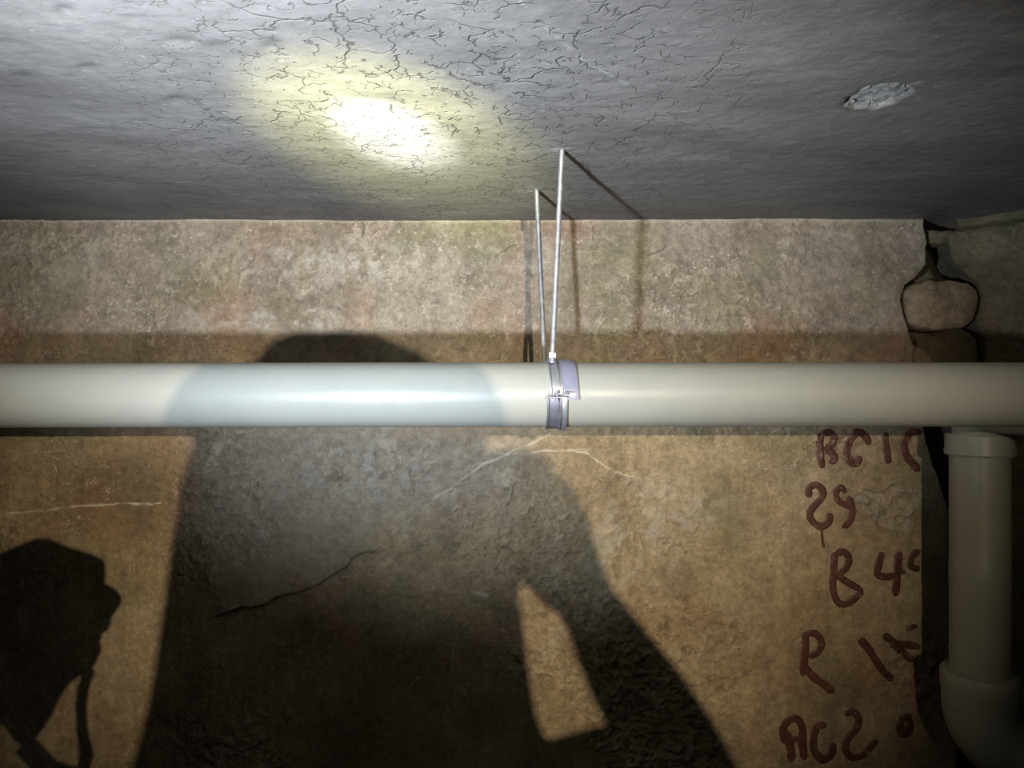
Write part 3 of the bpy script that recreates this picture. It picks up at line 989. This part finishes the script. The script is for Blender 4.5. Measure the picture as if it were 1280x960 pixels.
r1 = rod(B1, T1 + Vector((0, 0, 0.012)), 0.0043)
r2 = rod(B2, T2 + Vector((0, 0, 0.012)), 0.0046)
ax = (T1 - B1).normalized()
v, f = tube([B1 + ax * -0.003, B1 + ax * 0.0065], [0.0062, 0.0062], 6)
sharp(link('hex_nut', pydata('hex_nut', v, f), M_NUT, hg, label='bright zinc nut on top of the clamp'), 20)
v, f = tube([B1 - ax * 0.010, B1 - ax * 0.002], [0.0085, 0.0075], 16)
sharp(link('nut_boss', pydata('nut_boss', v, f), M_STEELD, hg))
for tp in (T1, T2):
    v, f = tube([tp + Vector((0, 0, 0.010)), tp + Vector((0, 0, -0.0015))], [0.0075, 0.0070], 16)
    sharp(link('ceiling_anchor', pydata('ceiling_anchor', v, f), M_STEELD, hg))
# stay from the clamp back to the rear rod, out of sight behind the pipe
v, f = tube([(B2.x, B2.y, B2.z + 0.004), (B2.x + 0.004, 0.5 * (B2.y + P + PR), PZ + 0.010), (XC, P + PR + 0.001, PZ + 0.008)], [0.005, 0.005, 0.005], 12)
sharp(link('rear_stay', pydata('rear_stay', v, f), M_STEELD, hg))


# ------------------------------------------------------------------ the photographer (outside the frame; the lamp behind throws the shadow)
def back_to_plane(px, py, y0):
    q = at(px, py, D)
    t = (y0 - WL.y) / (D - WL.y)
    return WL + (q - WL) * t


def inflate(name, outer, holes, y0, step, rmax, mat, parent, fwd=1.0, back=0.35):
    """rounded solid whose silhouette is the outline (x, z in plane y0)"""
    allp = [outer] + holes
    A = np.array(outer)
    xs_ = np.arange(A[:, 0].min() - step, A[:, 0].max() + 2 * step, step)
    zs_ = np.arange(A[:, 1].min() - step, A[:, 1].max() + 2 * step, step)
    X, Z = np.meshgrid(xs_, zs_, indexing='ij')
    ins = in_poly(X, Z, outer)
    for h_ in holes:
        ins &= ~in_poly(X, Z, h_)
    best = np.full(X.shape, 1e9); NX = X.copy(); NZ = Z.copy()
    for pl in allp:
        m_ = len(pl)
        for i in range(m_):
            (ax_, ay_), (bx_, by_) = pl[i], pl[(i + 1) % m_]
            dx, dy = bx_ - ax_, by_ - ay_
            t = np.clip(((X - ax_) * dx + (Z - ay_) * dy) / (dx * dx + dy * dy + 1e-12), 0, 1)
            qx, qy = ax_ + t * dx, ay_ + t * dy
            d_ = np.hypot(X - qx, Z - qy)
            k = d_ < best
            best = np.where(k, d_, best); NX = np.where(k, qx, NX); NZ = np.where(k, qy, NZ)
    sd = np.where(ins, best, -best)
    cell = (sd[:-1, :-1] > -step * 0.5) & (sd[1:, :-1] > -step * 0.5) & (sd[:-1, 1:] > -step * 0.5) & (sd[1:, 1:] > -step * 0.5)
    used = np.zeros(X.shape, int)
    for a in (0, 1):
        for b_ in (0, 1):
            used[a:a + cell.shape[0], b_:b_ + cell.shape[1]] += cell
    edge = (used > 0) & (used < 4)
    X = np.where(edge, NX, X); Z = np.where(edge, NZ, Z)
    d_ = np.where(edge, 0, np.clip(sd, 0, rmax))
    t = np.sqrt(np.clip(d_ * (2 * rmax - d_), 0, None))
    idf = -np.ones(X.shape, int); idb = -np.ones(X.shape, int)
    V = []
    for i, j in zip(*np.nonzero(used)):
        idf[i, j] = len(V); V.append((X[i, j], y0 + fwd * t[i, j], Z[i, j]))
        if edge[i, j]:
            idb[i, j] = idf[i, j]
        else:
            idb[i, j] = len(V); V.append((X[i, j], y0 - back * t[i, j], Z[i, j]))
    Fc = []
    for i, j in zip(*np.nonzero(cell)):
        q = [(i, j), (i + 1, j), (i + 1, j + 1), (i, j + 1)]
        Fc.append(tuple(idf[a] for a in q))
        Fc.append(tuple(idb[a] for a in reversed(q)))
    return link(name, pydata(name, V, Fc), mat, parent)


YP = -0.40
OUT = [(150, 1000), (170, 940), (185, 880), (195, 820), (205, 750), (214, 680), (226, 610), (238, 565), (247, 535), (262, 505), (285, 478), (305, 462),
       (322, 449), (332, 435), (345, 424), (362, 417), (390, 414), (425, 413), (455, 415), (480, 422), (510, 434), (538, 450), (562, 466), (585, 490),
       (600, 520), (606, 542), (606, 566),
       (622, 564), (640, 560), (668, 563), (690, 580), (715, 610), (735, 645), (743, 685), (765, 735), (800, 780), (850, 840), (890, 900), (920, 955),
       (945, 1005), (950, 1050), (920, 1085), (870, 1090), (800, 1070), (735, 1060), (715, 1120), (730, 1250), (750, 1450), (750, 1700), (735, 2000),
       (720, 2400), (700, 2800), (690, 3300), (700, 3400), (700, 3520), (500, 3520), (480, 3400), (470, 2900), (455, 2400), (440, 1900),
       (415, 1900), (395, 2400), (380, 2900), (370, 3400), (350, 3520), (140, 3520), (150, 3400), (160, 2900), (140, 2400), (110, 1900), (100, 1500),
       (110, 1250), (130, 1100)]
HOLE = [(647, 714), (660, 735), (680, 757), (700, 770), (711, 790), (723, 830), (739, 870), (760, 912), (720, 922), (685, 932), (671, 900), (663, 850),
        (656, 800), (651, 750)]
pl_o = [(back_to_plane(*p, YP).x, back_to_plane(*p, YP).z) for p in OUT]
pl_h = [(back_to_plane(*p, YP).x, back_to_plane(*p, YP).z) for p in HOLE]
zmin = min(p[1] for p in pl_o)
person = empty('person', (WL.x * 0.2 - 0.05, YP, 0), 'person in a dark jacket standing behind the camera, holding out a torch', 'person')
inflate('jacket_body', pl_o, [pl_h], YP, 0.0035, 0.085, M_CLOTH, person)

# torch held out to the left, its beam on the ceiling
TD = (HOT - CL).normalized()
tb = CL - TD * 0.070
tprof = [(0.0, 0.013), (0.0, 0.0165), (-0.004, 0.0175), (-0.022, 0.0175), (-0.030, 0.0135), (-0.034, 0.0125), (-0.105, 0.0125), (-0.107, 0.0135), (-0.128, 0.0135), (-0.131, 0.011)]
torch = empty('torch', tb - TD * 0.131, 'black hand torch pointed up at the ceiling', 'torch')
v, f = tube([tb + TD * t for t, r in tprof], [r for t, r in tprof], 28)
sharp(link('torch_body', pydata('torch_body', v, f), M_BLACK, torch))
v, f = tube([tb + TD * 0.0005, tb + TD * 0.0015], [0.0125, 0.0125], 24)
sharp(link('torch_lens', pydata('torch_lens', v, f), plain('torch_glass', (0.8, 0.85, 0.9), 0.1), torch))
# gloved hand closed round the torch
sx = TD.cross(Vector((0, 0, 1))).normalized()       # right of the beam
sy = sx.cross(TD).normalized()                       # above the beam
parts = []
for k, off in enumerate((-0.040, -0.060, -0.080, -0.099)):
    c = tb + TD * off
    pth, rad = [], []
    for j in range(11):
        a = R(200 - 27 * j)
        rr_ = 0.0235 - 0.0010 * j
        pth.append(c + (sx * math.cos(a) + sy * math.sin(a)) * rr_ + TD * (0.002 * math.sin(j)))
        rad.append(0.0108 - 0.0004 * j - (0.003 if j == 10 else 0) - 0.0006 * (k == 3))
    parts.append(tube(pth, rad, 14))
th = [tb + TD * -0.085 - sx * 0.030 - sy * 0.012, tb + TD * -0.062 - sx * 0.030 + sy * 0.006, tb + TD * -0.040 - sx * 0.020 + sy * 0.021, tb + TD * -0.020 - sx * 0.006 + sy * 0.027,
      tb + TD * -0.012 - sx * 0.000 + sy * 0.028]
parts.append(tube(th, [0.016, 0.0145, 0.0125, 0.011, 0.006], 14))
pc = tb + TD * -0.070 - sx * 0.034 - sy * 0.010
parts.append(tube([pc + TD * 0.042, pc + TD * 0.030, pc, pc - TD * 0.03, pc - TD * 0.045 - sy * 0.02], [0.012, 0.021, 0.026, 0.027, 0.022], 18))
wr = pc - TD * 0.040 - sx * 0.012 - sy * 0.025
fa = [pc - TD * 0.01 - sy * 0.005, wr, wr + Vector((-0.035, -0.03, -0.06)), wr + Vector((-0.075, -0.07, -0.125)), wr + Vector((-0.13, -0.14, -0.20)), wr + Vector((-0.17, -0.26, -0.27)), wr + Vector((-0.10, -0.42, -0.28))]
GL = [(-330, 800), (-200, 770), (-100, 735), (-40, 708), (0, 691), (25, 681), (45, 673), (62, 673), (80, 682), (100, 688), (118, 694), (129, 700), (131, 722),
      (128, 742), (118, 754), (113, 765), (114, 785), (123, 800), (126, 815), (120, 830), (108, 843), (96, 847), (86, 856), (76, 870), (66, 892), (52, 915),
      (30, 935), (18, 920), (8, 905), (-40, 915), (-120, 960), (-220, 1010), (-330, 1040)]
YG = 0.17
gl = [(back_to_plane(*p, YG).x, back_to_plane(*p, YG).z) for p in GL]
inflate('gloved_forearm', gl, [], YG, 0.003, 0.045, M_GLOVE, person, 0.7, 0.7)
link('gloved_hand', pydata('gloved_hand', *join(*parts)), M_GLOVE, person)
e0_ = back_to_plane(-310, 915, YG)
link('sleeve', pydata('sleeve', *tube([e0_ + Vector((0.02, 0, 0)), e0_ + Vector((-0.03, -0.06, -0.02)), e0_ + Vector((-0.05, -0.20, -0.04)), e0_ + Vector((0.06, -0.42, 0.0)), Vector((-0.18, YP + 0.04, -0.30 + CZ))],
                                      [0.052, 0.056, 0.058, 0.062, 0.065], 22)), M_CLOTH, person)
st = [back_to_plane(*p, YG) for p in ((112, 838), (104, 860), (101, 885), (103, 915), (108, 945), (100, 972), (60, 962), (30, 930))]
link('wrist_strap', pydata('wrist_strap', *tube(st, [0.006, 0.0065, 0.006, 0.006, 0.008, 0.010, 0.012, 0.012], 12)), M_BLACK, person)
